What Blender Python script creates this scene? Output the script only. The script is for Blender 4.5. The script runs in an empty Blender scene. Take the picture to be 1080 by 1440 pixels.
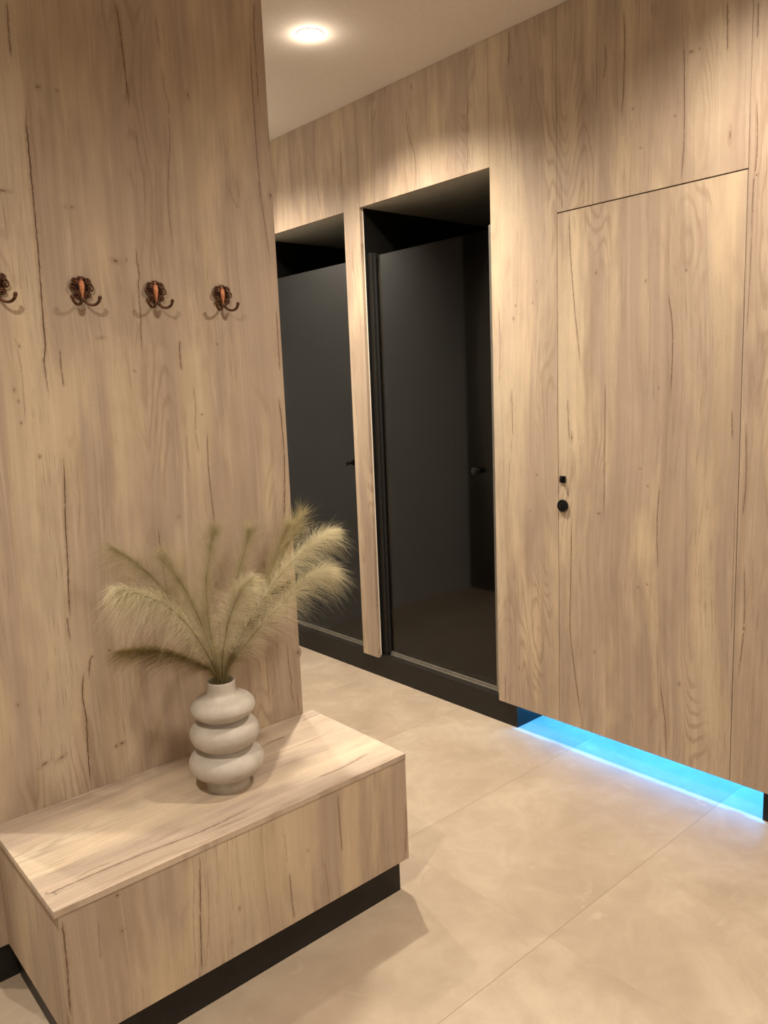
import bpy, bmesh, math, random
import numpy as np
from mathutils import Vector, Matrix

scene = bpy.context.scene
COL = scene.collection
rng = random.Random(7)
nrg = np.random.default_rng(11)

# ---------------------------------------------------------------- dimensions (metres)
CAM_H, F_PX = 1.493, 1106.2
YAW, PITCH, ROLL = -0.7143, -0.1565, -0.0404
XR = 2.526            # face of the wood clad wall (runs along Y)
TH = 0.018            # cladding board thickness
XB = XR + TH          # back of the cladding = face of the black plinth
ZB = 0.1078           # lower edge of the cladding
ZC = 2.8185           # ceiling
ZO = 2.3437           # head of the shower openings
DOOR_Y0, DOOR_Y1, DOOR_Z = 1.1535, 1.8634, 2.1078
O2A, O2B, O1B, O1A = 3.0037, 2.1884, 3.125, 3.905
YP, PX0, PX1, PT = 2.0735, 0.392, 1.4057, 0.16   # free standing partition
BX0, BX1, BY0, BZ, BZB = 0.4358, 1.4439, 1.613, 0.4336, 0.1005
CAB_Y0, CAB_Y1, CAB_X1 = 1.046, 2.095, 4.0        # cubicle behind the wood door


def axes():
    cy, sy, cp, sp = math.cos(YAW), math.sin(YAW), math.cos(PITCH), math.sin(PITCH)
    f = Vector((-sy * cp, cy * cp, sp))
    r = Vector((cy, sy, 0))
    u = r.cross(f)
    cr, sr = math.cos(ROLL), math.sin(ROLL)
    return cr * r + sr * u, -sr * r + cr * u, f


CR, CU, CF = axes()
CPOS = Vector((0, 0, CAM_H))


def at(px, py, ax, val):
    """point of the plane axis=val seen at that place of the photograph"""
    d = CF + CR * ((px - 540) / F_PX) - CU * ((py - 720) / F_PX)
    return CPOS + d * ((val - CPOS[ax]) / d[ax])


# ---------------------------------------------------------------- small helpers
def lin(c):
    c /= 255
    return c / 12.92 if c <= 0.04045 else ((c + 0.055) / 1.055) ** 2.4


def rgb(r, g, b):
    return (lin(r), lin(g), lin(b), 1)


class MB:
    def __init__(self):
        self.v, self.f, self.c, self.cm = [], [], [], {}

    def add(self, vs, fs):
        n = len(self.v)
        self.v += [tuple(p) for p in vs]
        self.f += [tuple(i + n for i in f) for f in fs]

    def box(self, x0, x1, y0, y1, z0, z1, b=0.0):
        bm = bmesh.new()
        bmesh.ops.create_cube(bm, size=1)
        for v in bm.verts:
            v.co = Vector(((x0 + x1) / 2 + v.co.x * (x1 - x0), (y0 + y1) / 2 + v.co.y * (y1 - y0), (z0 + z1) / 2 + v.co.z * (z1 - z0)))
        if b:
            bmesh.ops.bevel(bm, geom=list(bm.edges), offset=b, segments=2, affect='EDGES', profile=0.5)
        self.bm(bm)

    def bm(self, bm):
        bm.verts.ensure_lookup_table()
        bm.verts.index_update()
        self.add([v.co.copy() for v in bm.verts], [[v.index for v in f.verts] for f in bm.faces])
        bm.free()

    def lathe(self, prof, n=48, axis='Z', org=(0, 0, 0)):
        vs, fs = [], []
        m = len(prof)
        for i in range(n):
            a = 2 * math.pi * i / n
            for (r, h) in prof:
                p = (r * math.cos(a), r * math.sin(a), h)
                if axis == '-X':
                    p = (-p[2], p[0], p[1])
                if axis == '-Y':
                    p = (p[0], -p[2], p[1])
                vs.append((p[0] + org[0], p[1] + org[1], p[2] + org[2]))
        for i in range(n):
            j = (i + 1) % n
            for k in range(m - 1):
                fs.append((i * m + k, j * m + k, j * m + k + 1, i * m + k + 1))
        self.add(vs, fs)

    def tube(self, pts, rad, n=8, cap=True):
        pts = [Vector(p) for p in pts]
        rad = rad if isinstance(rad, (list, tuple)) else [rad] * len(pts)
        t0 = (pts[1] - pts[0]).normalized()
        nrm = t0.orthogonal().normalized()
        vs, fs = [], []
        for i, p in enumerate(pts):
            t = (pts[min(i + 1, len(pts) - 1)] - pts[max(i - 1, 0)]).normalized()
            nrm = (nrm - t * nrm.dot(t)).normalized()
            b = t.cross(nrm)
            for k in range(n):
                a = 2 * math.pi * k / n
                vs.append(p + (nrm * math.cos(a) + b * math.sin(a)) * rad[i])
        for i in range(len(pts) - 1):
            for k in range(n):
                l = (k + 1) % n
                fs.append((i * n + k, i * n + l, (i + 1) * n + l, (i + 1) * n + k))
        if cap:
            fs.append(tuple(range(n - 1, -1, -1)))
            fs.append(tuple(range((len(pts) - 1) * n, len(pts) * n)))
        self.add(vs, fs)

    def ball(self, c, rx, ry, rz, seg=12):
        bm = bmesh.new()
        bmesh.ops.create_uvsphere(bm, u_segments=seg, v_segments=seg // 2 + 2, radius=1)
        for v in bm.verts:
            v.co = Vector((c[0] + v.co.x * rx, c[1] + v.co.y * ry, c[2] + v.co.z * rz))
        self.bm(bm)

    def crk_quad(self, vs, fs, cs):
        """decor faces carrying (distance mm, half width mm, strength) per vertex"""
        n = len(self.v)
        self.add(vs, fs)
        for i, c in enumerate(cs):
            self.cm[n + i] = c

    def build(self, name, mat, parent=None, smooth=False, org=None):
        me = bpy.data.meshes.new(name)
        vs = self.v if org is None else [(p[0] - org[0], p[1] - org[1], p[2] - org[2]) for p in self.v]
        me.from_pydata(vs, [], self.f)
        if smooth:
            me.polygons.foreach_set('use_smooth', [True] * len(me.polygons))
        if self.cm:
            a = me.color_attributes.new('crk', 'FLOAT_COLOR', 'POINT')
            buf = []
            for i in range(len(self.v)):
                c = self.cm.get(i, (0, 1, 0))
                buf += [c[0], c[1], c[2], c[3] if len(c) > 3 else 1]
            a.data.foreach_set('color', buf)
        if mat:
            me.materials.append(mat)
        me.update()
        o = bpy.data.objects.new(name, me)
        COL.objects.link(o)
        if parent:
            o.parent = parent
        if smooth == 'auto':
            me.set_sharp_from_angle(angle=math.radians(40))
        return o


def struct(o):
    o['kind'] = 'structure'
    return o


def thing(name, label, cat, loc, group=None):
    o = bpy.data.objects.new(name, None)
    COL.objects.link(o)
    o.empty_display_size = 0.05
    o.location = loc
    o['label'] = label
    o['category'] = cat
    if group:
        o['group'] = group
    return o


def tag(o, label, cat, group=None):
    o['label'] = label
    o['category'] = cat
    if group:
        o['group'] = group
    return o


# ---------------------------------------------------------------- node helpers
class NT:
    def __init__(self, name):
        self.m = bpy.data.materials.new(name)
        self.m.use_nodes = True
        self.t = self.m.node_tree
        self.n = self.t.nodes
        self.bsdf = self.n['Principled BSDF']
        self.out = self.n['Material Output']

    def new(self, typ, **kw):
        x = self.n.new(typ)
        for k, v in kw.items():
            setattr(x, k, v)
        return x

    def put(self, sock, v):
        if hasattr(v, 'is_linked') or isinstance(v, bpy.types.NodeSocket):
            self.t.links.new(v, sock)
        else:
            sock.default_value = v

    def math(self, op, a, b=0.0, c=None, clamp=False):
        x = self.new('ShaderNodeMath', operation=op, use_clamp=clamp)
        self.put(x.inputs[0], a)
        self.put(x.inputs[1], b)
        if c is not None:
            self.put(x.inputs[2], c)
        return x.outputs[0]

    def comb(self, x, y, z):
        c = self.new('ShaderNodeCombineXYZ')
        for s, v in zip(c.inputs, (x, y, z)):
            self.put(s, v)
        return c.outputs[0]

    def noise(self, vec, scale=1.0, detail=3.0, rough=0.5, dist=0.0):
        x = self.new('ShaderNodeTexNoise')
        self.put(x.inputs['Vector'], vec)
        x.inputs['Scale'].default_value = scale
        x.inputs['Detail'].default_value = detail
        x.inputs['Roughness'].default_value = rough
        x.inputs['Distortion'].default_value = dist
        return x.outputs['Fac']

    def ramp(self, fac, stops, interp='LINEAR'):
        x = self.new('ShaderNodeValToRGB')
        x.color_ramp.interpolation = interp
        el = x.color_ramp.elements
        while len(el) < len(stops):
            el.new(0.5)
        for e, (p, c) in zip(el, stops):
            e.position = p
            e.color = c
        self.put(x.inputs[0], fac)
        return x.outputs[0]

    def rng(self, v, a, b, c=0.0, d=1.0, smooth=False):
        x = self.new('ShaderNodeMapRange')
        x.interpolation_type = 'SMOOTHSTEP' if smooth else 'LINEAR'
        self.put(x.inputs['Value'], v)
        for k, val in (('From Min', a), ('From Max', b), ('To Min', c), ('To Max', d)):
            self.put(x.inputs[k], val)
        return x.outputs['Result']

    def mix(self, fac, a, b, blend='MIX'):
        x = self.new('ShaderNodeMix', data_type='RGBA', blend_type=blend)
        self.put(x.inputs['Factor'], fac)
        self.put(x.inputs['A'] if False else x.inputs[6], a)
        self.put(x.inputs[7], b)
        return x.outputs[2]

    def coords(self):
        return self.new('ShaderNodeTexCoord').outputs['Object']

    def sep(self, v):
        x = self.new('ShaderNodeSeparateXYZ')
        self.put(x.inputs[0], v)
        return x.outputs

    def bump(self, h, strength=0.2, dist=0.001):
        x = self.new('ShaderNodeBump')
        x.inputs['Strength'].default_value = strength
        x.inputs['Distance'].default_value = dist
        self.put(x.inputs['Height'], h)
        self.t.links.new(x.outputs[0], self.bsdf.inputs['Normal'])


def simple(name, col, rough=0.5, metal=0.0, var=0.08, scale=30, spec=None):
    g = NT(name)
    n = g.noise(g.coords(), scale, 4)
    d = tuple(c * (1 - var * 2) for c in col[:3]) + (1,)
    l = tuple(min(1, c * (1 + var * 2)) for c in col[:3]) + (1,)
    g.put(g.bsdf.inputs['Base Color'], g.ramp(n, [(0.3, d), (0.7, l)]))
    g.bsdf.inputs['Roughness'].default_value = rough
    g.bsdf.inputs['Metallic'].default_value = metal
    if spec is not None:
        g.bsdf.inputs['Specular IOR Level'].default_value = spec
    return g.m


def wood(name, ua, va, seed, dark=1.0, sat=0.90):
    """oak decor board: grain runs along object axis va, across it is ua"""
    g = NT(name)
    s = g.sep(g.coords())
    u, v = s['XYZ'.index(ua)], s['XYZ'.index(va)]
    sd = seed * 7.31
    # slow wander of the grain
    w = g.noise(g.comb(g.math('MULTIPLY', u, 1.5), g.math('MULTIPLY', v, 0.9), sd), 1, 2)
    uw = g.math('ADD', u, g.math('MULTIPLY', g.math('SUBTRACT', w, 0.5), 0.09))
    P = lambda a, b, o=0.0: g.comb(g.math('MULTIPLY', uw, a), g.math('MULTIPLY', v, b), sd + o)
    band = g.noise(P(6.0, 0.5), 1, 2, 0.5)
    col = g.ramp(band, [(0.30, rgb(158, 136, 116)), (0.41, rgb(184, 161, 136)), (0.49, rgb(170, 149, 129)),
                        (0.57, rgb(197, 174, 143)), (0.68, rgb(208, 189, 158))])
    # pinkish / greyish areas
    tint = g.noise(P(4, 1.2, 3.3), 1, 2)
    col = g.mix(g.rng(tint, 0.5, 0.72, 0, 0.65), col, rgb(176, 152, 134))
    # brown haze patches stretched along the grain
    haze = g.noise(P(9, 2.0, 9.1), 1, 3, 0.6)
    col = g.mix(g.rng(haze, 0.56, 0.74, 0, 0.65), col, rgb(138, 114, 93))
    # streaks
    st = g.noise(P(60, 0.9, 5.0), 1, 4, 0.6)
    col = g.mix(g.rng(st, 0.30, 0.70, 0.0, 0.45), g.mix(0.40, col, rgb(138, 116, 94)), g.mix(0.36, col, rgb(220, 202, 174)))
    bl = g.noise(P(5, 3.2, 77.0), 1, 4, 0.6)
    col = g.mix(g.rng(bl, 0.44, 0.68, 0, 0.40), col, rgb(156, 135, 116))
    bl2 = g.noise(P(8, 1.6, 91.0), 1, 3, 0.6)
    col = g.mix(g.rng(bl2, 0.52, 0.72, 0, 0.5), col, rgb(214, 190, 150))
    # pale single lines
    pl = g.noise(P(38, 0.35, 21.0), 1, 1, 0.4)
    col = g.mix(g.rng(g.math('ABSOLUTE', g.math('SUBTRACT', pl, 0.53)), 0.0, 0.010, 0.22, 0.0), col, rgb(222, 201, 170))
    # cathedral figure
    ring = g.math('ADD', g.math('MULTIPLY', g.noise(P(7, 1.1, 13.0), 1, 1, 0.4), 60), g.math('MULTIPLY', g.noise(P(40, 9, 2.0), 1, 2), 3.0))
    sn = g.math('SINE', g.math('MULTIPLY', ring, 2.2))
    patch = g.rng(g.noise(P(6, 1.3, 31.0), 1, 2), 0.52, 0.66, 0, 1, True)
    col = g.mix(g.math('MULTIPLY', g.rng(sn, 0.1, 1, 0, 0.48), patch), col, rgb(140, 113, 88))
    # short pores
    po = g.noise(P(300, 8, 17.0), 1, 3, 0.65)
    pp = g.rng(g.noise(P(10, 2.2, 41.0), 1, 2), 0.42, 0.62, 0.12, 1, True)
    pore = g.math('MULTIPLY', g.rng(po, 0.55, 0.72, 0, 1), pp)
    col = g.mix(g.math('MULTIPLY', pore, 0.68), col, rgb(122, 96, 73))
    # tiny speckle
    sp = g.noise(g.comb(g.math('MULTIPLY', u, 500), g.math('MULTIPLY', v, 160), sd), 1, 2)
    col = g.mix(g.rng(sp, 0.35, 0.65, 0.10, 0.0), col, rgb(120, 98, 76))
    # cracks and knots given on the mesh
    at_ = g.new('ShaderNodeAttribute', attribute_name='crk')
    ca = g.sep(at_.outputs['Color'])
    wob = g.noise(P(20, 60, 50.0), 1, 3, 0.6)
    d = g.math('ABSOLUTE', g.math('ADD', ca[0], g.math('MULTIPLY', g.math('SUBTRACT', wob, 0.5), g.math('MULTIPLY', at_.outputs['Alpha'], g.math('MULTIPLY', ca[1], 3.2)))))
    core = g.rng(g.math('DIVIDE', d, ca[1]), 0.55, 1.5, 1, 0, True)
    brk = g.rng(g.noise(P(6, 24, 60.0), 1, 3, 0.7), 0.30, 0.50, 0.30, 1, True)
    halo = g.math('POWER', g.rng(g.math('DIVIDE', d, ca[1]), 0, 9.0, 1, 0), 2.0)
    rip = g.rng(g.noise(P(120, 70, 70.0), 1, 3, 0.6), 0.35, 0.65, 0.25, 1.0)
    k = g.math('MULTIPLY', ca[2], g.math('MULTIPLY', halo, g.math('MULTIPLY', rip, 0.85)))
    col = g.mix(k, col, rgb(120, 93, 68))
    col = g.mix(g.math('MULTIPLY', ca[2], g.math('MULTIPLY', core, brk), clamp=True), col, rgb(84, 54, 33))
    hs = g.new('ShaderNodeHueSaturation')
    hs.inputs['Saturation'].default_value = sat
    hs.inputs['Value'].default_value = dark
    g.put(hs.inputs['Color'], col)
    col = hs.outputs[0]
    g.put(g.bsdf.inputs['Base Color'], col)
    g.bsdf.inputs['Roughness'].default_value = 0.62
    g.bsdf.inputs['Specular IOR Level'].default_value = 0.3
    hgt = g.math('SUBTRACT', 1.0, g.math('ADD', g.math('MULTIPLY', pore, 0.6), g.math('MULTIPLY', ca[2], core)))
    g.bump(hgt, 0.35, 0.0008)
    return g.m


M = {}
M['wood_wall'] = wood('oak_cladding', 'Y', 'Z', 1)
M['wood_door'] = wood('oak_door', 'Y', 'Z', 2)
M['wood_part'] = wood('oak_partition', 'X', 'Z', 3)
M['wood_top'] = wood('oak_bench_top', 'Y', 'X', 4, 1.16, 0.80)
M['wood_front'] = wood('oak_bench_front', 'X', 'Z', 5, 1.04)
M['wood_edge'] = wood('oak_bench_edge', 'Z', 'X', 6)
M['wood_side'] = wood('oak_bench_side', 'Y', 'Z', 7)

g = NT('floor_tile')
s = g.sep(g.coords())
fx = g.math('DIVIDE', g.math('SUBTRACT', s[0], 1.57), 1.24)
fy = g.math('DIVIDE', g.math('SUBTRACT', s[1], 1.196), 0.619)
cell = g.comb(g.math('FLOOR', fx), g.math('FLOOR', fy), 0)
wn = g.new('ShaderNodeTexWhiteNoise')
g.put(wn.inputs['Vector'], cell)
off = g.new('ShaderNodeVectorMath', operation='MULTIPLY_ADD')
g.put(off.inputs[0], wn.outputs['Color'])
off.inputs[1].default_value = (9, 9, 9)
g.put(off.inputs[2], g.coords())
c1 = g.noise(off.outputs[0], 2.2, 5, 0.6, 0.4)
c2 = g.noise(off.outputs[0], 7.0, 6, 0.65, 0.8)
c3 = g.noise(off.outputs[0], 120, 3, 0.6)
col = g.ramp(c1, [(0.34, rgb(151, 135, 117)), (0.5, rgb(167, 151, 131)), (0.66, rgb(180, 166, 146))])
col = g.mix(g.rng(c2, 0.40, 0.66, 0, 0.5), col, rgb(150, 132, 112))
col = g.mix(g.rng(c2, 0.60, 0.76, 0, 0.6), col, rgb(196, 182, 162))
col = g.mix(g.rng(c3, 0.3, 0.7, 0, 0.10), col, rgb(150, 128, 104))
col = g.mix(g.math('MULTIPLY', wn.outputs['Value'], 0.35), col, rgb(150, 133, 112))
ex = g.math('MULTIPLY', g.math('ABSOLUTE', g.math('SUBTRACT', g.math('FRACT', g.math('ADD', fx, 0.5)), 0.5)), 1.24)
ey = g.math('MULTIPLY', g.math('ABSOLUTE', g.math('SUBTRACT', g.math('FRACT', g.math('ADD', fy, 0.5)), 0.5)), 0.619)
gx = g.rng(ex, 0.0004, 0.0011, 1, 0)
gy = g.rng(ey, 0.0005, 0.0013, 1, 0)
gr = g.math('MAXIMUM', g.math('MULTIPLY', gx, 0.3), gy)
col = g.mix(g.math('MULTIPLY', gr, 0.75), col, rgb(112, 96, 78))
g.put(g.bsdf.inputs['Base Color'], col)
g.put(g.bsdf.inputs['Roughness'], g.rng(c2, 0.3, 0.7, 0.42, 0.55))
g.bsdf.inputs['Specular IOR Level'].default_value = 0.35
g.bump(g.math('SUBTRACT', g.math('MULTIPLY', c3, 0.15), gr), 0.25, 0.001)
M['floor'] = g.m

M['ceiling'] = simple('ceiling_paint', rgb(214, 203, 190), 0.9, var=0.015, scale=60)
M['plaster'] = simple('wall_paint', rgb(206, 204, 200), 0.9, var=0.02, scale=20)
M['dark_wall'] = simple('dark_wall_paint', rgb(92, 84, 74), 0.8, var=0.03)
M['cab'] = simple('cubicle_wall', rgb(225, 225, 225), 0.8, var=0.02)
M['black'] = simple('black_laminate', rgb(30, 27, 24), 0.45, var=0.1, spec=0.3)
M['stall'] = simple('black_tile', rgb(22, 21, 19), 0.5, var=0.1, spec=0.1)
M['stall_c'] = simple('grey_soffit', rgb(168, 165, 152), 0.8, var=0.04)
M['stall_f'] = simple('shower_tray', rgb(66, 62, 54), 0.5, var=0.1)
M['profile'] = simple('satin_black_aluminium', rgb(66, 64, 60), 0.35, 0.7, var=0.05)
M['profile_l'] = simple('satin_grey_aluminium', rgb(150, 146, 136), 0.35, 0.8, var=0.05)
M['rubber'] = simple('black_seal', rgb(10, 10, 10), 0.6, var=0.05)
M['knob'] = simple('black_metal', rgb(20, 19, 18), 0.3, 0.3, var=0.05)
M['white_trim'] = simple('white_lacquer', rgb(238, 236, 230), 0.4, var=0.01)
M['edge_trim'] = simple('pale_edge_band', rgb(228, 220, 205), 0.45, var=0.02)
M['bronze'] = simple('antique_bronze', rgb(84, 54, 35), 0.40, 0.65, var=0.35, scale=140)
M['copper'] = simple('bright_copper', rgb(196, 132, 94), 0.45, 0.6, var=0.12, scale=160)
M['screw'] = simple('dark_screw', rgb(48, 24, 18), 0.35, 0.7, var=0.1)

# ceramic
g = NT('speckled_ceramic')
c = g.coords()
n1 = g.noise(c, 18, 4, 0.6)
n2 = g.noise(c, 420, 2, 0.6)
col = g.ramp(n1, [(0.3, rgb(168, 160, 148)), (0.7, rgb(190, 182, 171))])
col = g.mix(g.rng(n2, 0.62, 0.72, 0, 0.35), col, rgb(150, 138, 122))
g.put(g.bsdf.inputs['Base Color'], col)
g.bsdf.inputs['Roughness'].default_value = 0.6
g.bump(n2, 0.15, 0.0006)
M['ceramic'] = g.m


def hair_mat(name, ca, cb):
    g = NT(name)
    n = g.noise(g.coords(), 35, 3, 0.6)
    col = g.ramp(n, [(0.3, ca), (0.7, cb)])
    g.put(g.bsdf.inputs['Base Color'], col)
    g.bsdf.inputs['Roughness'].default_value = 0.75
    g.bsdf.inputs['Specular IOR Level'].default_value = 0.2
    tr = g.new('ShaderNodeBsdfTranslucent')
    g.put(tr.inputs['Color'], col)
    mx = g.new('ShaderNodeMixShader')
    mx.inputs[0].default_value = 0.3
    g.t.links.new(g.bsdf.outputs[0], mx.inputs[1])
    g.t.links.new(tr.outputs[0], mx.inputs[2])
    g.t.links.new(mx.outputs[0], g.out.inputs['Surface'])
    return g.m


M['hair'] = hair_mat('pampas_plume', rgb(182, 168, 122), rgb(210, 197, 156))
M['hair_pale'] = hair_mat('pampas_plume_pale', rgb(216, 205, 168), rgb(238, 230, 200))
M['hair_olive'] = hair_mat('pampas_plume_olive', rgb(132, 112, 62), rgb(164, 142, 90))
M['stalk'] = hair_mat('pampas_stalk', rgb(96, 74, 40), rgb(130, 106, 62))

# tinted glass
g = NT('smoked_glass')
g.n.remove(g.bsdf)
tr = g.new('ShaderNodeBsdfTransparent')
tr.inputs['Color'].default_value = (0.52, 0.53, 0.52, 1)
gl = g.new('ShaderNodeBsdfGlossy')
gl.inputs['Color'].default_value = (0.95, 0.97, 0.97, 1)
gl.inputs['Roughness'].default_value = 0.05
fr = g.new('ShaderNodeFresnel')
fr.inputs['IOR'].default_value = 1.5
mx = g.new('ShaderNodeMixShader')
g.put(mx.inputs[0], fr.outputs[0])
g.t.links.new(tr.outputs[0], mx.inputs[1])
g.t.links.new(gl.outputs[0], mx.inputs[2])
g.t.links.new(mx.outputs[0], g.out.inputs['Surface'])
M['glass'] = g.m

g = NT('lamp_diffuser')
g.n.remove(g.bsdf)
em = g.new('ShaderNodeEmission')
em.inputs['Color'].default_value = (1, 0.84, 0.62, 1)
em.inputs['Strength'].default_value = 60
g.t.links.new(em.outputs[0], g.out.inputs['Surface'])
M['lamp'] = g.m

# ---------------------------------------------------------------- crack / knot decor
EPS = 0.00006


def spline(pts, n=8):
    P = [Vector(p) for p in pts]
    if len(P) < 3:
        return [P[0].lerp(P[-1], i / 10) for i in range(11)]
    Q = [P[0] * 2 - P[1]] + P + [P[-1] * 2 - P[-2]]
    out = []
    for i in range(1, len(Q) - 2):
        for k in range(n):
            t = k / n
            a, b, c, d = Q[i - 1], Q[i], Q[i + 1], Q[i + 2]
            out.append(0.5 * ((2 * b) + (c - a) * t + (2 * a - 5 * b + 4 * c - d) * t * t + (3 * b - a - 3 * c + d) * t ** 3))
    out.append(P[-1])
    return out


LAYER = [0]


def crack(mb, ax, val, sgn, px, w=1.1, s=0.9, clip=None):
    """ribbon on the plane ax=val (outward direction sgn)"""
    LAYER[0] += 1
    pts = spline([at(x, y, ax, val) for x, y in px])
    nrm = Vector((0, 0, 0))
    nrm[ax] = sgn
    W = 10.5 * w
    vs, fs, cs = [], [], []
    n = len(pts)
    for i, p in enumerate(pts):
        t = (pts[min(i + 1, n - 1)] - pts[max(i - 1, 0)]).normalized()
        b = t.cross(nrm).normalized()
        e = min(1, i / (n * 0.12 + .01), (n - 1 - i) / (n * 0.12 + .01))
        for q in (-1, 0, 1):
            r = p + b * (q * W / 1000) + nrm * (EPS + LAYER[0] * 0.000005)
            if clip:
                for a_, lo, hi in clip:
                    r[a_] = min(max(r[a_], lo), hi)
            vs.append(r)
            dd = (r - p).dot(b) * 1000
            cs.append((dd, w, s * e))
    for i in range(n - 1):
        for q in range(2):
            f = (i * 3 + q, i * 3 + q + 1, i * 3 + 4 + q, i * 3 + 3 + q)
            fs.append(f)
    mb.crk_quad(vs, fs, cs)


def knot(mb, ax, val, sgn, x, y, a, b, s=0.8, ang=0.0):
    """oval knot: half sizes a (across) x b (vertical) in mm"""
    LAYER[0] += 1
    c = at(x, y, ax, val)
    nrm = Vector((0, 0, 0))
    nrm[ax] = sgn
    e1 = Vector((0, 1, 0)) if ax == 0 else Vector((1, 0, 0))
    e2 = Vector((0, 0, 1)) if ax != 2 else Vector((0, 1, 0))
    d1 = e1 * math.cos(ang) + e2 * math.sin(ang)
    d2 = -e1 * math.sin(ang) + e2 * math.cos(ang)
    K = 4.0
    vs = [c + nrm * (EPS + LAYER[0] * 0.000005)]
    cs = [(0, 2, s, .25)]
    N = 20
    for ring in (1, 2, 3, 4):
        for i in range(N):
            t = 2 * math.pi * i / N
            vs.append(c + (d1 * math.cos(t) * a + d2 * math.sin(t) * b) * (ring / 4 * K / 1000) + nrm * (EPS + LAYER[0] * 0.000005))
            cs.append((ring / 4 * 2 * K, 2, s * (1 if ring < 4 else 0), .25))
    fs = [(0, 1 + i, 1 + (i + 1) % N) for i in range(N)]
    for ring in range(3):
        for i in range(N):
            j = (i + 1) % N
            fs.append((1 + ring * N + i, 1 + (ring + 1) * N + i, 1 + (ring + 1) * N + j, 1 + ring * N + j))
    mb.crk_quad(vs, fs, cs)


# ---------------------------------------------------------------- the setting
RX0, RX1, RY0, RY1 = -1.9, 4.1, -1.6, 5.0
m = MB()
m.box(RX0 - 0.1, RX1 + 0.1, RY0 - 0.1, RY1 + 0.1, -0.08, 0)
struct(m.build('floor', M['floor']))
m = MB()
m.box(RX0 - 0.1, RX1 + 0.1, RY0 - 0.1, RY1 + 0.1, ZC, ZC + 0.08)
struct(m.build('ceiling', M['ceiling']))
m = MB()
m.box(RX0 - 0.1, RX0, RY0 - 0.1, RY1 + 0.1, 0, ZC)
struct(m.build('wall_left', M['plaster']))
m = MB()
m.box(RX0, RX1, RY1, RY1 + 0.1, 0, ZC)
struct(m.build('wall_back', M['plaster']))
m = MB()
m.box(.95, XR - .001, 3.91, 4.01, 0, ZC)
struct(m.build('wall_corridor_end', M['plaster']))
m = MB()
m.box(.83, .95, 2.95, 4.01, 0, ZC)
struct(m.build('wall_corridor_side', M['dark_wall']))
m = MB()
m.box(RX0, RX1, RY0 - 0.1, RY0, 0, ZC)
struct(m.build('wall_front', M['plaster']))

# --- wood clad wall with its openings
wall = bpy.data.objects.new('wall_right', None)
COL.objects.link(wall)
wall.location = (XR, 0, 0)
struct(wall)
WO = (XR, 0, 0)


def panel(y0, y1, z0, z1, cracks=(), knots=(), mat='wood_wall', name='cladding_board', parent=wall, gap=0.0006):
    mb = MB()
    mb.box(XR, XB, y0 + gap, y1 - gap, z0, z1, 0.0006)
    cl = [(1, y0 + gap + .0006, y1 - gap - .0006), (2, z0 + .001, z1 - .001)]
    LAYER[0] = 0
    for c_ in sorted(cracks, key=lambda q: q[2]):
        crack(mb, 0, XR, -1, c_[0], *c_[1:], clip=cl)
    for k_ in knots:
        knot(mb, 0, XR, -1, *k_)
    return mb.build(name, M[mat], parent, org=WO)


panel(O1A, RY1 - 0.001, ZB, ZC - .001)
panel(O1B, O1A, ZO, ZC - .001, [
    ([(440, 170), (443, 238), (451.6, 300)], 1.0, 0.75), ([(477, 162), (479, 215), (480.5, 270)], 0.8, 0.7),
    ([(392, 204), (391, 240), (390.7, 275)], 0.8, 0.6)])
panel(O2A, O1B, ZB, ZC - .001, [([(500, 157), (502, 238), (503, 290)], 0.7, 0.45), ([(513, 560), (519, 700), (524, 860)], 0.7, 0.4)])
panel(O2B, O2A, ZO, ZC - .001, [
    ([(571, 149), (573, 183), (583.6, 221.5), (585, 268)], 1.0, 0.75), ([(658, 128), (657, 180), (658, 244)], 1.0, 0.75),
    ([(522, 140), (523, 200), (522, 285)], 0.9, 0.5), ([(606, 130), (604, 190), (608, 258)], 0.7, 0.35),
    ([(540, 150), (541, 200), (545, 278)], 0.6, 0.35)],
    [(578, 122, 2, 5, .7)])
panel(DOOR_Y1, O2B, ZB, ZC - .001, [
    ([(715.6, 42), (716, 65), (715.6, 94)], 1.3, 0.8), ([(712, 130), (716, 170), (720, 230)], 1.0, 0.5),
    ([(719.6, 545), (721, 614)], 1.6, 0.55), ([(717.5, 640), (713, 727)], 0.8, 0.5), ([(710.5, 945), (711, 992)], 1.0, 0.8),
    ([(702, 433), (703, 490), (702, 544)], 0.9, 0.6), ([(722, 130), (727, 200), (728, 240)], 0.8, 0.4),
    ([(718, 960), (716.5, 990)], .8, .6)],
    [(755, 668, 2, 2, .8), (746, 718, 2, 2, .8), (725, 430, 2, 2.5, .7), (749, 426, 1.6, 2, .7), (722, 448, 2.5, 4, .6),
     (730, 940, 2, 4, .7), (732, 112, 2, 4, .6), (755, 396, 1.6, 2, .5)])
panel(DOOR_Y0, DOOR_Y1, DOOR_Z + 0.003, ZC - .001, [
    ([(877, 12), (878.5, 59), (877, 118.5), (874, 168)], 1.1, 0.85), ([(962, 50), (962.4, 118.5), (962, 195.5), (957.6, 258)], 1.0, 0.9),
    ([(1023, 0), (1023, 36), (1023, 74)], 1.1, 0.85), ([(789, 258), (790, 275), (791, 294)], 0.8, 0.8),
    ([(840, 40), (839, 100), (838, 170)], 1.2, 0.35), ([(851, 60), (852, 90), (848, 112)], 1.8, 0.45)],
    [(972, 72.6, 3.2, 2.4, .8), (984, 69, 2, 2, .6), (1026.7, 190, 2.6, 11, .6), (890, 153, 2, 2, .7), (949, 163, 2, 2, .7), (901, 208, 2, 2, .7)],
    mat='wood_wall')
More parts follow.
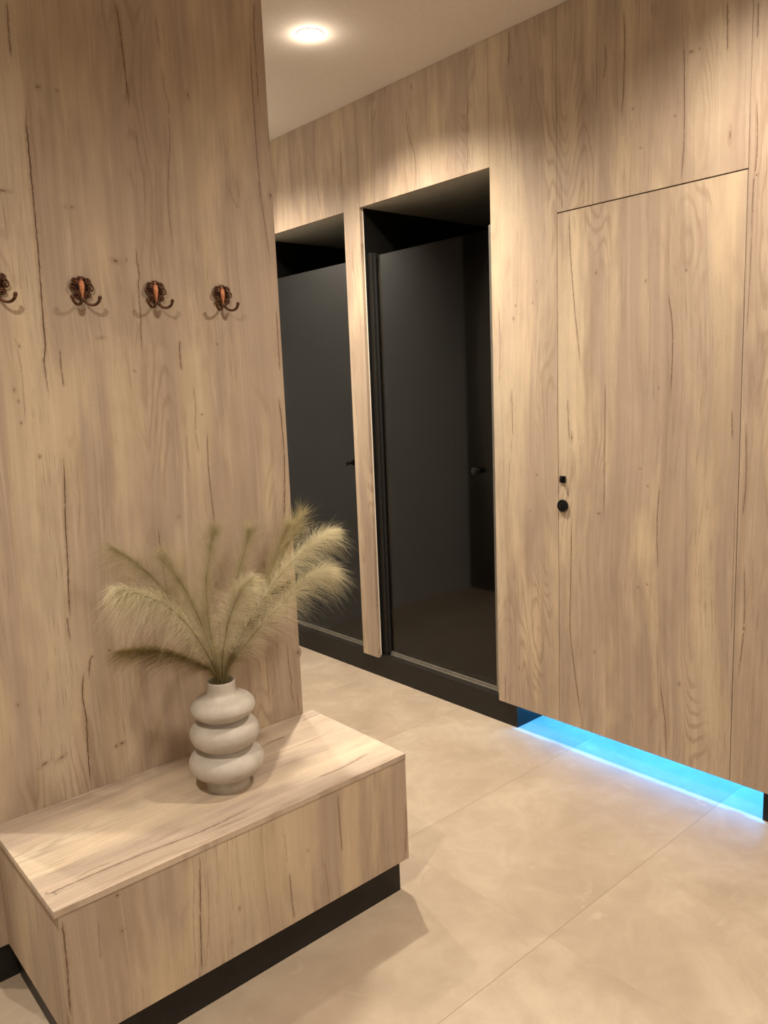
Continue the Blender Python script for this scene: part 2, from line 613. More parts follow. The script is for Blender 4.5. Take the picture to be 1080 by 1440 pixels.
panel(RY0 + .001, DOOR_Y0, ZB, ZC - .001, [
    ([(1066.7, 0), (1066, 30), (1065, 55)], 1.1, 0.8), ([(1065, 137), (1064.6, 213), (1059, 267), (1057, 330)], 1.0, 0.85),
    ([(1049, 593), (1049, 677), (1044.6, 727)], 1.0, 0.8), ([(1047, 793), (1046, 881), (1038, 956)], 1.0, 0.8),
    ([(1057, 330), (1054, 400), (1050, 470)], 0.9, 0.6)],
    [(1046, 884, 2, 4, .7), (1064, 246, 3, 3, .5)])
# pale edge band on the jamb between the two showers
m = MB()
m.box(XB - 0.0005, XB + 0.004, O2A - 0.0015, O2A + 0.012, ZB + .012, ZO)
m.build('edge_trim', M['edge_trim'], wall, org=WO)

# black plinth under the cladding
m = MB()
m.box(XB, XB + 0.10, CAB_Y1 + 0.005, RY1 - 0.001, 0, 0.118)
m.box(XB + .10, XB + 0.45, CAB_Y1 + 0.005, O2B - 0.001, 0, 0.118)
m.box(XB, XB + 0.45, RY0 + .001, CAB_Y0, 0, 0.118)
struct(m.build('baseboard_right', M['black']))

# --- flush wood door
door = bpy.data.objects.new('door_1', None)
COL.objects.link(door)
door.location = (XR, 0, 0)
struct(door)
g3 = 0.0016
panel(DOOR_Y0, DOOR_Y1, ZB, DOOR_Z - 0.0012, [
    ([(800, 298), (802, 352), (808, 433), (817, 518.5)], 1.0, 0.9), ([(939, 411), (945, 452), (945.6, 500), (943, 556)], 1.1, 0.9),
    ([(851, 537), (851, 575), (850, 635), (849.6, 743)], 0.9, 0.85), ([(798, 560), (801, 622.5)], 1.6, 0.55),
    ([(804, 718), (803, 793), (802, 885), (807, 935), (819.6, 1026)], 1.1, 0.9), ([(928, 681), (924, 735), (925, 806)], 1.0, 0.85),
    ([(928, 958), (935, 1014), (937, 1066)], 1.1, 0.9), ([(1029, 577), (1030, 618)], 0.9, 0.8),
    ([(912, 350), (914, 470), (911, 560)], 0.8, 0.3), ([(966, 560), (965, 760), (962, 900)], 0.8, 0.28),
    ([(1034, 700), (1031, 800), (1028, 900)], 0.8, 0.55)],
    [(838, 384, 2.5, 3.5, .7), (908, 395, 2, 3, .6), (965, 380, 2, 2.4, .8), (842, 722, 4, 2.4, .7), (836, 917, 2.4, 3, .7),
     (900, 659, 2, 2, .8), (911, 684, 2, 2, .8), (897, 826, 2, 2, .7), (910, 822, 2, 2, .7), (955, 962, 3, 4, .6), (804, 615, 2.6, 8, .7), (926, 545, 2.5, 3, .4)],
    mat='wood_door', name='door_leaf', parent=door, gap=g3)
m = MB()   # dark strips added behind the leaf's gaps to block blue light leaks
for (a, b, c_, d_) in ((DOOR_Y0 - .03, DOOR_Y0 + .02, ZB, DOOR_Z + .03), (DOOR_Y1 - .02, DOOR_Y1 + .03, ZB, DOOR_Z + .03), (DOOR_Y0 - .03, DOOR_Y1 + .03, DOOR_Z - .02, DOOR_Z + .03)):
    m.box(XB, XB + 0.012, a, b, c_, d_)
m.build('gap_light_block', M['rubber'], door, org=WO)
kn = MB()
kn.lathe([(0, 0), (0.0240, 0), (0.0245, 0.001), (0.0245, 0.006), (0.0235, 0.0085), (0.0215, 0.0095), (0.0150, 0.0095), (0.0140, 0.0080), (0.0125, 0.0080),
          (0.0115, 0.0110), (0.0095, 0.0120), (0, 0.0125)], 40, '-X', (0, 0, 0))
kn.box(-0.0165, -0.010, -0.0022, 0.0022, -0.0095, 0.0095, 0.0008)
kb = kn.build('door_knob', M['knob'], door, smooth='auto')
kb.location = (0, 1.840, 1.009)
lk = MB()
lk.box(-0.006, 0, -0.0135, 0.0135, -0.0135, 0.0135, 0.002)
lk.box(-0.020, -0.006, -0.0042, 0.0042, -0.010, 0.010, 0.002)
lo = lk.build('privacy_lock', M['knob'], door)
lo.location = (0, 1.840, 1.113)

# --- cubicle behind the door, lit blue
m = MB()
m.box(CAB_X1, CAB_X1 + .05, CAB_Y0, CAB_Y1, 0, ZC)
struct(m.build('wall_cubicle_back', M['cab']))
m = MB()
m.box(XB + .45, CAB_X1 + .05, CAB_Y0 - .05, CAB_Y0, 0, ZC)
m.box(XB, XB + .45, CAB_Y0 - .05, CAB_Y0, .118, ZC)
struct(m.build('wall_cubicle_near', M['cab']))
m = MB()
m.box(XB + .45, CAB_X1 + .05, CAB_Y1, CAB_Y1 + .04, 0, ZC)
m.box(XB, XB + .45, CAB_Y1, CAB_Y1 + .04, .118, ZC)
struct(m.build('wall_cubicle_far', M['cab']))

# --- shower stalls
SX1 = 3.75
for i, (ya, yb) in enumerate(((O2B, O2A), (O1B, O1A))):
    nm = ('middle', 'far')[i]
    m = MB()
    m.box(XB, SX1, yb, yb + .03, .118, ZO)
    struct(m.build('wall_shower_%s_side' % nm, M['stall']))
    m = MB()
    m.box(XB, SX1, ya - .03, ya, .118, ZO)
    struct(m.build('wall_shower_%s_near' % nm, M['stall']))
    m = MB()
    m.box(SX1, SX1 + .03, ya, yb, .05, ZO)
    struct(m.build('wall_shower_%s_back' % nm, M['stall']))
    m = MB()
    m.box(XB, SX1, ya - .03, yb + .03, ZO + .0005, ZO + .03)
    struct(m.build('ceiling_shower_%s' % nm, M['stall_c']))
    m = MB()
    m.box(XB + .10, SX1, ya - .0, yb, 0.0, 0.09)
    struct(m.build('floor_shower_%s' % nm, M['stall_f']))


def shower_door(ya, yb, kz, ky, label):
    t = thing('shower_door', label, 'shower door', (2.585, (ya + yb) / 2, 0.118), 'smoked glass shower doors')
    o = t.location.copy()
    zt = 2.126
    m = MB()
    m.box(2.566, 2.604, yb - 0.026, yb - .0005, .118, zt + .012, .0015)
    m.build('wall_profile', M['profile'], t, org=o)
    m = MB()
    m.box(2.574, 2.612, yb - 0.042, yb - 0.027, .122, zt + .006, .003)
    m.build('hinge_seal', M['rubber'], t, org=o)
    m = MB()
    m.box(2.566, 2.606, ya + .0005, ya + 0.046, .118, zt + .008, .0015)
    m.box(2.562, 2.566, ya + .004, ya + 0.036, .118, zt + .008, .001)
    m.build('closing_profile', M['profile_l'], t, org=o)
    m = MB()
    m.box(2.584, 2.592, ya + 0.047, yb - 0.043, .136, zt - .004)
    m.build('glass_pane', M['glass'], t, org=o)
    m = MB()
    m.box(2.570, 2.606, ya + .047, yb - .043, .118, .127, .002)
    m.box(2.578, 2.598, ya + .047, yb - .043, .127, .140, .002)
    m.build('bottom_rail', M['profile_l'], t, org=o)
    pr_ = [(0, 0), (0.007, 0), (0.007, .012), (0.0075, 0.014), (0.0145, 0.018), (0.0155, 0.022), (0.0155, 0.030), (0.0140, 0.033), (0.009, 0.034), (0, 0.034)]
    m = MB()
    m.lathe(pr_, 28, '-X', (2.584, ky, kz))
    m.lathe([(r, -h) for r, h in pr_], 28, '-X', (2.592, ky, kz))
    m.build('door_knob', M['knob'], t, smooth='auto', org=o)
    return t


shower_door(O2B, O2A, 1.115, 2.333, 'smoked glass shower door in the taller nearer opening, whole door with both edges in view')
shower_door(O1B, O1A, 1.109, 3.238, 'smoked glass shower door in the farther opening, partly behind the wood partition')

# --- free standing partition with hooks
PO = ((PX0 + PX1) / 2, YP, 0)
part = bpy.data.objects.new('wall_partition', None)
COL.objects.link(part)
part.location = PO
struct(part)
m = MB()
m.box(PX0, PX1, YP, YP + PT, BZB, ZC - .001, .0008)
CL = [(0, PX0 + .001, PX1 - .001), (2, BZB + .002, ZC - .002)]
PC = [
    ([(37.5, 143), (36.7, 172), (38.9, 194), (43, 239), (46.7, 278), (50, 314), (54, 358), (57, 400), (61, 454), (63.8, 487), (62, 506), (65, 532), (70, 562)], 1.45, .95),
    ([(89, 636), (91, 688), (92, 735), (94.5, 780), (95.5, 800), (96.6, 839), (99, 868)], 1.3, .95),
    ([(90.5, 826), (94, 866), (99, 903)], .9, .9), ([(132, 921), (126.7, 929), (124.6, 955)], 1.2, .8),
    ([(118, 945), (116, 976), (121.4, 1013), (123.5, 1055.6), (128.5, 1112)], 1.3, .95),
    ([(10, 0), (12, 45), (16, 82)], 1.2, .75), ([(14, 0), (17, 30), (18, 40)], 1, .6), ([(162, 0), (169, 47), (175, 92), (182, 155)], 1.2, .85),
    ([(190.6, 344), (193, 370), (196, 389), (194.5, 402), (198, 447), (198, 466), (200.7, 511)], 1.0, .85),
    ([(84, 489), (86, 518), (90, 545)], .9, .85), ([(222, 740), (226.7, 780), (233, 820), (236, 842)], .8, .95),
    ([(253, 478), (252.4, 497), (255.5, 522)], 1.5, .75), ([(271, 539), (275, 572), (275, 608), (280, 640)], 1.0, .45),
    ([(291.4, 605), (292.6, 648), (296.8, 695), (302.7, 746)], .75, .95),
    ([(388, 430), (391.7, 492), (393.6, 522)], 1.1, .8), ([(391, 556), (396, 593.5), (400, 648), (400, 700), (399.5, 735)], 1.5, .85),
    ([(358, 0), (357, 36), (361, 100), (364, 150)], 1.4, .6), ([(351.4, 55), (354, 111), (358, 167), (362.5, 236), (371, 305), (383, 385)], 1.3, .6),
    ([(374, 90), (377, 150), (378, 217)], 1.2, .5), ([(236, 161), (239, 200), (236, 278), (244, 353)], 1.0, .45),
    ([(218, 20), (222, 50), (225, 72)], 1.0, .4), ([(228, 95), (232, 130), (238, 150), (236, 161)], 1.0, .4),
    ([(403, 895), (406.7, 941.5), (410, 958), (409, 967.5), (414.4, 994)], 1.0, .75), ([(418, 975), (420, 1001)], .8, .6),
    ([(374, 920), (376, 950), (380, 995)], .8, .45), ([(384, 925), (386, 960), (382, 980)], .7, .45), ([(364, 930), (366, 945)], .7, .5),
    ([(20, 470), (30, 520), (36, 600)], .9, .3), ([(320, 260), (330, 285), (336, 292)], .8, .4), ([(332, 250), (337, 280)], .8, .4),
    ([(262, 610), (263, 640), (266, 665)], 1.0, .35), ([(110, 760), (112, 700), (106, 640)], .8, .3),
]
LAYER[0] = -1
for c_ in sorted(PC, key=lambda q: q[2]):
    crack(m, 1, YP, -1, c_[0], *c_[1:], clip=CL)
for k_ in [(264, 134, 2, 5, .7), (53, 122, 3, 3, .7), (80.5, 128, 2, 2, .7), (162.5, 366.7, 5.5, 3, .7, -.3), (91.7, 291, 2, 2, .6), (101, 291.6, 3, 2, .6),
           (141.7, 475, 6, 2, .7, .1), (419, 918, 3.4, 5, .8), (63, 1074, 8, 3, .6, .35), (87, 1065, 6, 3, .6, .5), (163.6, 1049, 2.5, 2.5, .7), (171.5, 1045, 3.5, 2.5, .7),
           (25, 991, 2.5, 2.5, .6), (154.4, 914.4, 2, 2, .8), (380, 275, 2.6, 5, .7), (3, 268, 8, 2, .6), (27, 487, 1.6, 3, .7), (20, 548, 1.6, 3, .6), (26, 564, 1.6, 2, .6), (30, 595, 1.6, 2, .7), (56, 642, 2, 2.5, .7),
           (189, 522, 2, 1.6, .6), (305, 484, 1.8, 1.8, .6), (284, 583, 2, 1.6, .6), (246, 448, 3, 1.8, .5), (251, 727, 2.5, 2.5, .5), (305, 448, 1.5, 1.5, .3), (178, 366, 2, 2, .5)]:
    knot(m, 1, YP, -1, *k_)
m.build('partition_board', M['wood_part'], part, org=PO)
m = MB()
m.box(PX0 + .008, PX1 - .02, YP + .008, YP + PT - .008, 0, BZB)
m.build('plinth', M['black'], part, org=PO)

# ---------------------------------------------------------------- bench
BO = Vector(((BX0 + BX1) / 2, (BY0 + YP) / 2, 0))
bench = thing('bench', 'long low wood-decor bench box on a black plinth against the partition', 'bench', BO)
LID = 0.016
CH = YP - 0.0008
m = MB()
m.box(BX0, BX1, BY0, CH, BZ - LID, BZ, .0008)
TC = [(0, BX0 + .001, BX1 - .001), (1, BY0 + .001, CH - .001)]
LAYER[0] = 0
for c_ in [([(72, 1257), (80, 1252), (140, 1226), (205, 1199), (279, 1171), (330, 1147), (358, 1134)], 1.4, .8), ([(362, 1054), (385, 1042), (402, 1036)], 1.4, .75),
           ([(445, 1094), (480, 1080), (520, 1058)], 1.2, .75), ([(425, 1014), (436, 1009), (452, 1003)], .9, .7), ([(100, 1240), (130, 1222), (160, 1212)], .9, .5),
           ([(40, 1150), (140, 1112), (240, 1075)], 1.2, .3), ([(240, 1190), (300, 1166), (350, 1148)], 1.2, .4), ([(390, 1060), (440, 1040), (475, 1022)], 1.0, .3)][::-1]:
    crack(m, 2, BZ, 1, c_[0], *c_[1:], clip=TC)
m.build('bench_top', M['wood_top'], bench, org=BO)
m = MB()
FY = BY0 + .0015
m.box(BX0 + .008, BX1 - .0005, FY, FY + .018, BZB, BZ - LID - .001, .0006)
FC = [(0, BX0 + .009, BX1 - .0015), (2, BZB + .001, BZ - LID - .002)]
LAYER[0] = 0
for c_ in [([(87, 1291.5), (94, 1356), (99.4, 1432)], 1.5, .8), ([(281, 1203.5), (282, 1291.5), (284, 1370)], 1.2, .9), ([(407, 1226), (410, 1262), (414, 1293)], .9, .85),
           ([(474.4, 1113), (478, 1160), (481, 1199)], .9, .85), ([(570, 1130), (571, 1160), (570.5, 1203)], 1.0, .75), ([(274, 1215), (272, 1290), (276, 1370)], 1.0, .3), ([(291, 1215), (294, 1290), (290, 1360)], 1.0, .3),
           ([(138, 1290), (140, 1330), (142, 1350)], 1.0, .35), ([(400, 1170), (402, 1195), (404, 1215)], .8, .3), ([(520, 1105), (521, 1140), (522, 1180)], .8, .3), ([(456, 1210), (460, 1240), (462, 1262)], .8, .35)][::-1]:
    crack(m, 1, FY, -1, c_[0], *c_[1:], clip=FC)
for k_ in [(165, 1259, 2.2, 2.2, .8), (337, 1277, 2.5, 4, .5), (172, 1309, 2.5, 2.5, .5), (433, 1196, 2, 2.4, .4)]:
    knot(m, 1, FY, -1, *k_)
m.build('front_panel', M['wood_front'], bench, org=BO)
for x0 in (BX0 + .008, BX1 - .0185):
    m = MB()
    m.box(x0, x0 + .018, FY + .0185, CH, BZB, BZ - LID - .001, .0006)
    m.build('side_panel', M['wood_side'], bench, org=BO)
m = MB()
m.box(BX0 + .026, BX1 - .025, BY0 + .018, CH - .002, 0, BZB - .0005)
m.build('plinth', M['black'], bench, org=BO)
m = MB()
m.box(BX0 + .027, BX1 - .019, FY + .019, CH - .002, BZB, BZB + .016)
m.build('bottom_panel', M['wood_side'], bench, org=BO)

# ---------------------------------------------------------------- vase
VX, VY = 0.982, 1.831
prof = [(0.0, 0.0), (.054, 0), (.0575, .0025), (.0585, .010), (.0585, .026), (.0605, .032), (.072, .0375), (.088, .046), (.098, .058), (.1015, .072), (.0985, .086), (.089, .098),
        (.076, .105), (.066, .110), (.0635, .1145), (.067, .119), (.077, .124), (.087, .134), (.0925, .147), (.0935, .158), (.090, .171), (.080, .182), (.067, .188), (.0585, .192),
        (.0565, .196), (.060, .200), (.070, .204), (.080, .212), (.086, .222), (.0867, .231), (.082, .242), (.070, .252), (.052, .2570), (.0420, .2625), (.0382, .270), (.0370, .282), (.0365, .297),
        (.0352, .2990), (.0330, .2975), (.0325, .285), (.034, .262), (.040, .250), (.040, .020), (0, .02)]
pp = spline([(r, 0, z) for r, z in prof], 4)
m = MB()
m.lathe([(max(0, p.x), p.z) for p in pp], 72)
vase = m.build('vase', M['ceramic'], None, smooth=True)
vase.location = (VX, VY, BZ)
tag(vase, 'cream ceramic vase of three stacked rounded rings standing on the bench', 'vase')

# ---------------------------------------------------------------- pampas stems
MOUTH = Vector((VX, VY, BZ + .297))


def frames(pts):
    out = []
    t0 = (pts[1] - pts[0]).normalized()
    n = t0.orthogonal().normalized()
    for i, p in enumerate(pts):
        t = (pts[min(i + 1, len(pts) - 1)] - pts[max(i - 1, 0)]).normalized()
        n = (n - t * n.dot(t)).normalized()
        out.append((p, t, n, t.cross(n)))
    return out


def pampas(px, depths, label, t0=.35, nh=1500, L=.07, spread=.65, droop=.5, mat='hair', rad=.00028, rachis=.0007, stalk_r=.0011, tipw=1.0, tail=1.0):
    """px: trace from the vase mouth to the tip, depths: Y of each traced point"""
    P = [at(x, y, 1, d) for (x, y), d in zip(px, depths)]
    # root inside the vase
    a = rng.uniform(0, 6.28)
    root = MOUTH + Vector((.012 * math.cos(a), .012 * math.sin(a), -.20))
    first = MOUTH + Vector(((P[1] - MOUTH).normalized().x * .016, (P[1] - MOUTH).normalized().y * .016, 0.0))
    pts = spline([root, first] + P[1:], 10)
    t = thing('pampas_stem', label, 'dried grass', root, 'dried pampas stems in the vase')
    m = MB()
    n = len(pts)
    m.tube(pts, [stalk_r * (1.5 - 1.1 * i / n) for i in range(n)], 6)
    m.build('stalk', M['stalk'], t, smooth=True, org=root)
    fr_ = frames(pts)
    # hairs, numpy built
    k = nrg.uniform(0, 1, nh) ** 0.9
    tt = t0 + (1 - t0) * k
    idx = tt * (n - 1)
    i0 = np.minimum(idx.astype(int), n - 2)
    fr = (idx - i0)[:, None]
    A = np.array([[list(f[0]), list(f[1]), list(f[2]), list(f[3])] for f in fr_])
    S = A[i0] * (1 - fr[:, :, None]) + A[i0 + 1] * fr[:, :, None]
    p0, tg, nn, bb = S[:, 0], S[:, 1], S[:, 2], S[:, 3]
    ph = nrg.uniform(0, 2 * np.pi, nh)[:, None]
    radial = nn * np.cos(ph) + bb * np.sin(ph)
    ln = L * (0.55 + 0.45 * np.sin(np.pi * np.clip(k * .92 + .05, 0, 1))) * nrg.uniform(.30, 1.22, nh)
    ln *= np.where(k > .9, tipw, 1.0)
    ln = ln[:, None]
    sp = (spread * nrg.uniform(.45, 1.3, nh) * np.where(k > .8, 1 - (k - .8) * 2.2, 1))[:, None]
    d0 = tg * np.cos(sp) + radial * np.sin(sp)
    g_ = np.array([[0, 0, -1.0]])
    segs = 4
    V = []
    wob = nrg.normal(0, .17, (nh, 3))
    for s_ in range(segs + 1):
        q = s_ / segs
        V.append(p0 + d0 * ln * q + (g_ * droop + wob) * ln * (q ** 2.1) * .55)
    V = np.stack(V, 1)                       # nh, segs+1, 3
    dirn = V[:, -1] - V[:, 0]
    dirn /= np.linalg.norm(dirn, axis=1, keepdims=True) + 1e-9
    s1 = np.cross(dirn, nrg.normal(size=(nh, 3)))
    s1 /= np.linalg.norm(s1, axis=1, keepdims=True) + 1e-9
    s2 = np.cross(dirn, s1)
    rr = np.array([1.0, .95, .8, .6, .2]) * rad
    VV = []
    for c in range(3):
        an = 2 * np.pi * c / 3
        o_ = s1 * np.cos(an) + s2 * np.sin(an)
        VV.append(V + o_[:, None, :] * rr[None, :, None])
    VV = np.stack(VV, 2)                     # nh, segs+1, 3(ring), 3
    VV[..., 1] = np.minimum(VV[..., 1], np.where(VV[..., 0] < PX1 + .004, YP - .002, 99))   # lies against the board
    zmin = BZ + .004
    VV[..., 2] = np.maximum(VV[..., 2], zmin)
    verts = VV.reshape(-1, 3) - np.array(root)[None]
    base = (np.arange(nh) * (segs + 1) * 3)[:, None, None, None]
    sI = (np.arange(segs) * 3)[None, :, None, None]
    quad = np.array([[0, 1, 4, 3], [1, 2, 5, 4], [2, 0, 3, 5]])[None, None]
    F = (base + sI + quad).reshape(-1, 4)
    # rachis: the plume's own pale axis
    if rachis:
        rb = MB()
        q0 = int(n * max(t0, tail))
        rp = pts[q0:]
        if len(rp) > 2:
            rb.tube(rp, [rachis * (.5 + .5 * i / len(rp)) for i in range(len(rp))], 6, cap=False)
            ex = np.array([tuple(v) for v in rb.v]) - np.array(root)[None]
            F = np.concatenate([F, np.array(rb.f) + len(verts)])
            verts = np.concatenate([verts, ex])
    me = bpy.data.meshes.new('plume')
    me.vertices.add(len(verts))
    me.vertices.foreach_set('co', verts.ravel().astype(np.float32))
    me.loops.add(F.size)
    me.loops.foreach_set('vertex_index', F.ravel().astype(np.int32))
    me.polygons.add(len(F))
    me.polygons.foreach_set('loop_start', (np.arange(len(F)) * 4).astype(np.int32))
    me.polygons.foreach_set('loop_total', np.full(len(F), 4, np.int32))
    me.update(calc_edges=True)
    me.materials.append(M[mat])
    o = bpy.data.objects.new('plume', me)
    COL.objects.link(o)
    o.parent = t
    return t


V0 = 1.83
pampas([(310, 955), (350, 875), (390, 795), (412, 752), (424, 722)], [V0, 1.88, 1.96, 2.0, 2.02],
       'pampas stem with the highest tip, rising steeply right past the partition edge', .30, 1700, .095, .85, .1, rad=.00016)
pampas([(312, 952), (345, 885), (392, 812), (425, 778), (450, 756), (474, 746)], [V0, 1.83, 1.84, 1.85, 1.86, 1.87],
       'pampas stem with a bright tip reaching farthest right, upper of the two', .25, 3000, .105, .85, .75, 'hair_pale', rad=.00018, rachis=.0030, tipw=.55, tail=.70)
pampas([(315, 952), (352, 898), (398, 848), (430, 815), (452, 803), (468, 803)], [V0, 1.80, 1.80, 1.80, 1.80, 1.80],
       'pampas stem with a bright tip at right, just below the longest one', .25, 3000, .100, .82, .85, 'hair_pale', rad=.00018, rachis=.0030, tipw=.55, tail=.72)
pampas([(302, 952), (276, 895), (240, 856), (205, 838), (165, 828)], [V0, 1.80, 1.78, 1.77, 1.76],
       'pale fluffy pampas stem arching low to the left', .28, 2900, .110, .70, 1.1, 'hair_pale', rad=.00018, tipw=.7)
pampas([(300, 955), (278, 934), (245, 921), (210, 915), (178, 916)], [V0, 1.84, 1.86, 1.88, 1.90],
       'olive pampas stem lying lowest, almost level to the left', .18, 2300, .100, .50, .8, 'hair_olive', rad=.00016)
pampas([(302, 950), (272, 890), (230, 830), (195, 795), (160, 772)], [V0, 1.90, 1.96, 1.99, 2.0],
       'thin pampas stem rising highest of those leaning left', .08, 2800, .125, .65, 1.0, 'hair', rad=.00013)
pampas([(305, 950), (288, 890), (266, 840), (243, 803), (232, 785)], [V0, 1.86, 1.90, 1.93, 1.95],
       'pampas stem with dark stalk leaning slightly left of the centre', .06, 2600, .120, .60, .5, 'hair', rad=.00012)
pampas([(309, 950), (294, 880), (290, 820), (297, 768), (300, 752)], [V0, 1.87, 1.92, 1.96, 1.97],
       'upright pampas stem in the middle of the bunch', .06, 2600, .120, .58, .4, 'hair', rad=.00012)
pampas([(313, 950), (318, 885), (333, 815), (346, 768), (350, 752)], [V0, 1.88, 1.93, 1.97, 1.98],
       'upright pampas stem just right of the middle with thin dark tip', .06, 2600, .120, .58, .4, 'hair', rad=.00012)
pampas([(312, 954), (314, 915), (322, 872), (336, 836), (352, 815)], [V0, 1.79, 1.75, 1.73, 1.72],
       'short fluffy pampas stem in front, its pale plume at the centre', .40, 2200, .085, .90, .8, 'hair_pale', rad=.00018)
pampas([(318, 952), (342, 892), (372, 825), (396, 762), (404, 742)], [V0, 1.88, 1.94, 1.98, 1.99],
       'pampas stem leaning right, its plume wholly in front of the partition', .06, 2900, .125, .65, .6, 'hair', rad=.00013)
pampas([(314, 955), (330, 915), (352, 875), (378, 838), (402, 822)], [V0, 1.84, 1.85, 1.87, 1.88],
       'olive pampas stem low at right between vase neck and partition edge', .08, 2600, .105, .58, .8, 'hair_olive', rad=.00015)

# ---------------------------------------------------------------- coat hooks


def make_hook(label):
    t = thing('coat_hook', label, 'coat hook', (0, 0, 0), 'antique copper coat hooks on the partition')
    # ornate plate: lobed outline with volutes
    m = MB()
    for (x, z, rx, rz) in ((0, .004, .020, .024), (0, .022, .011, .009), (0, -.012, .013, .014), (0, -.022, .0075, .012)):
        m.ball((x, -.002, z), rx, .0045, rz, 20)
    for sx in (-1, 1):
        def vol(cx, cz, r, turns, a0, w, dirn):
            pts = []
            for i in range(26):
                q = i / 25
                a = a0 + dirn * q * turns * 2 * math.pi
                rr = r * (1 - .72 * q)
                pts.append((sx * (cx + rr * math.cos(a)), -.0045 - .0035 * math.sin(math.pi * min(1, q * 1.2)), cz + rr * math.sin(a)))
            m.tube(pts, [w * (1 - .35 * i / 25) for i in range(26)], 7)
            m.ball((sx * cx, -.006, cz), w * 1.25, .003, w * 1.25, 10)
        vol(.0165, .0165, .0085, 1.35, 2.2, .0026, -1)      # upper curl
        vol(.0215, .0015, .0098, 1.2, 1.6, .0024, -1)       # ear
        vol(.0145, -.0150, .0078, 1.35, -2.4, .0026, 1)     # lower curl
        m.tube([(sx * .003, -.004, .029), (sx * .009, -.006, .026), (sx * .013, -.006, .0215), (sx * .0105, -.006, .015)], .0022, 7)
        m.tube([(sx * .004, -.005, -.030), (sx * .007, -.007, -.022), (sx * .012, -.007, -.0085), (sx * .0185, -.006, -.0065)], .0022, 7)
    m.build('back_plate', M['bronze'], t, smooth=True)
    # bright lozenge shield in the middle
    m = MB()
    out = [(0, .0245), (.006, .019), (.0080, .012), (.0078, .006), (.0074, -.002), (.0050, -.010), (.0035, -.018), (.0025, -.024), (0, -.027)]
    out = out + [(-x, z) for x, z in out[-2:0:-1]]
    n = len(out)
    vs = [(x, -.0045, z) for x, z in out] + [(x * .8, -.0098, z * .86) for x, z in out] + [(0, -.0112, -.001)]
    fs = [(i, (i + 1) % n, n + (i + 1) % n, n + i) for i in range(n)] + [(n + i, n + (i + 1) % n, 2 * n) for i in range(n)]
    m.add(vs, fs)
    m.build('shield', M['copper'], t)
    for sx in (-1, 1):
        m = MB()
        m.lathe([(0, .0105), (.0042, .0108), (.0048, .0095), (.0048, .004)], 16, '-Y', (sx * .0120, 0, .0030))
        m.build('screw', M['screw'], t, smooth='auto')
    for sx in (-1, 1):
        m = MB()
        pts = spline([(sx * .001, -.005, -.022), (sx * .005, -.010, -.032), (sx * .013, -.017, -.0405), (sx * .0235, -.024, -.0415), (sx * .032, -.029, -.0345), (sx * .0355, -.031, -.0235)], 6)
        k = len(pts)
        m.tube(pts, [.0042 - .0006 * math.sin(math.pi * i / k) + (.0006 if i > k - 4 else 0) for i in range(k)], 10)
        m.ball(pts[-1], .0048, .0048, .0048, 10)
        m.build('prong', M['bronze'], t, smooth=True)
    return t


HZ = 1.775
hook = make_hook('first coat hook from the partition edge, above the right-leaning grass')
HX = [1.2065, 1.0005, 0.7985, 0.5925]
HL = ['copper coat hook nearest the right edge of the partition, last of the row',
      'copper coat hook second from the right edge of the partition, beside a thin crack',
      'copper coat hook second from the left, just right of the long dark crack',
      'copper coat hook at the far left, half cut off by the picture edge']
for i, (x, l) in enumerate(zip(HX, HL)):
    if i == 0:
        h = hook
    else:
        h = hook.copy()
        COL.objects.link(h)
        for ch in list(hook.children):
            c_ = ch.copy()
            COL.objects.link(c_)
            c_.parent = h
    h['label'] = l
    h.location = (x, YP, HZ)

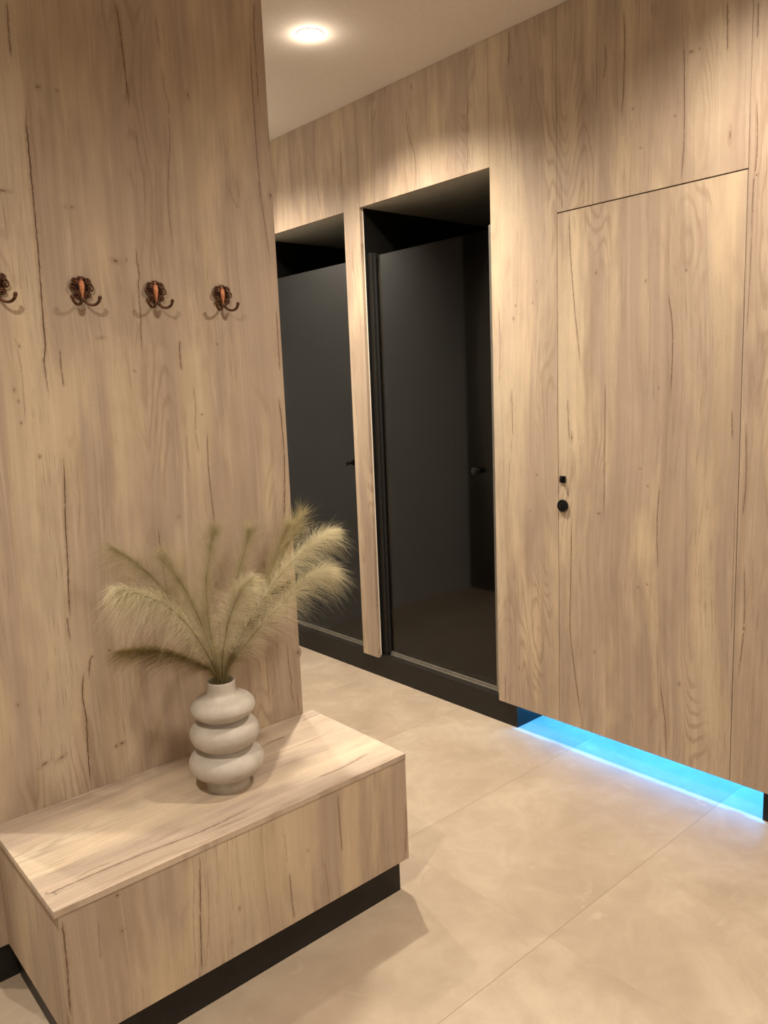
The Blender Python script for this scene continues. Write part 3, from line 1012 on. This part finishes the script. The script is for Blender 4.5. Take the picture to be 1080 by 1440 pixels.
# ---------------------------------------------------------------- downlight in view
LX, LY = 1.946, 2.56
dl = thing('downlight', 'small round recessed ceiling spotlight, switched on', 'ceiling light', (LX, LY, ZC))
m = MB()
m.lathe([(.044, 0.0), (.044, -.0012), (.046, -.0020), (.051, -.0018), (.053, -.0008), (.0535, 0)], 48)
m.build('trim_ring', M['white_trim'], dl, smooth='auto')
m = MB()
m.lathe([(.0435, -.0005), (.043, -.004), (.040, -.0075), (.032, -.0105), (.018, -.0125), (0, -.013)], 40)
m.build('lamp', M['lamp'], dl, smooth=True)

# ---------------------------------------------------------------- lights of the room
WARM = (1.0, 0.89, 0.755)
SPOT_W = 150


def spot(x, y, z=ZC - .03, w=SPOT_W, col=WARM, ang=138, blend=1.0, r=.035, name='spot'):
    l = bpy.data.lights.new(name, 'SPOT')
    l.energy = w
    l.color = col
    l.spot_size = math.radians(ang)
    l.spot_blend = blend
    l.shadow_soft_size = r
    o = bpy.data.objects.new(name, l)
    o.location = (x, y, z)
    COL.objects.link(o)
    return o


for x in (-.1, 1.946):
    for y in (-.66, .95, 2.56, 3.60):  # the row behind the camera is unseen fill, added to brighten the partition top
        spot(x, y, w=SPOT_W * {-.66: .62, .95: .95, 3.6: .95}.get(y, 1.6 if x > 1 else .75), ang=150 if y < 1 else 138)
        pl = bpy.data.lights.new('fill_light', 'POINT')   # fill added beside each spot for ambient and ceiling glow
        pl.energy = 1.3
        pl.color = WARM
        pl.shadow_soft_size = .03
        po = bpy.data.objects.new('fill_light', pl)
        po.location = (x, y, ZC - .028)
        COL.objects.link(po)
# blue light of the cubicle
spot(3.05, 1.57, ZC - .03, 1150, (.04, .335, 1.0), 150, .3, .02, 'cubicle_light')

world = bpy.data.worlds.new('world')
scene.world = world
world.use_nodes = True
world.node_tree.nodes['Background'].inputs[0].default_value = (1, .9, .8, 1)
world.node_tree.nodes['Background'].inputs[1].default_value = 0.02

# ---------------------------------------------------------------- camera
cam = bpy.data.cameras.new('camera')
cam.sensor_fit = 'VERTICAL'
cam.sensor_height = 24
cam.lens = 24 * F_PX / 1440
cam.clip_start = 0.02
co = bpy.data.objects.new('camera', cam)
COL.objects.link(co)
R = Matrix((CR, CU, -CF)).transposed()
co.matrix_world = Matrix.Translation(CPOS) @ R.to_4x4()
scene.camera = co

vs_ = scene.view_settings
vs_.view_transform = 'Standard'
vs_.look = 'None'
vs_.gamma = 1
vs_.use_curve_mapping = False
vs_.exposure = -0.1
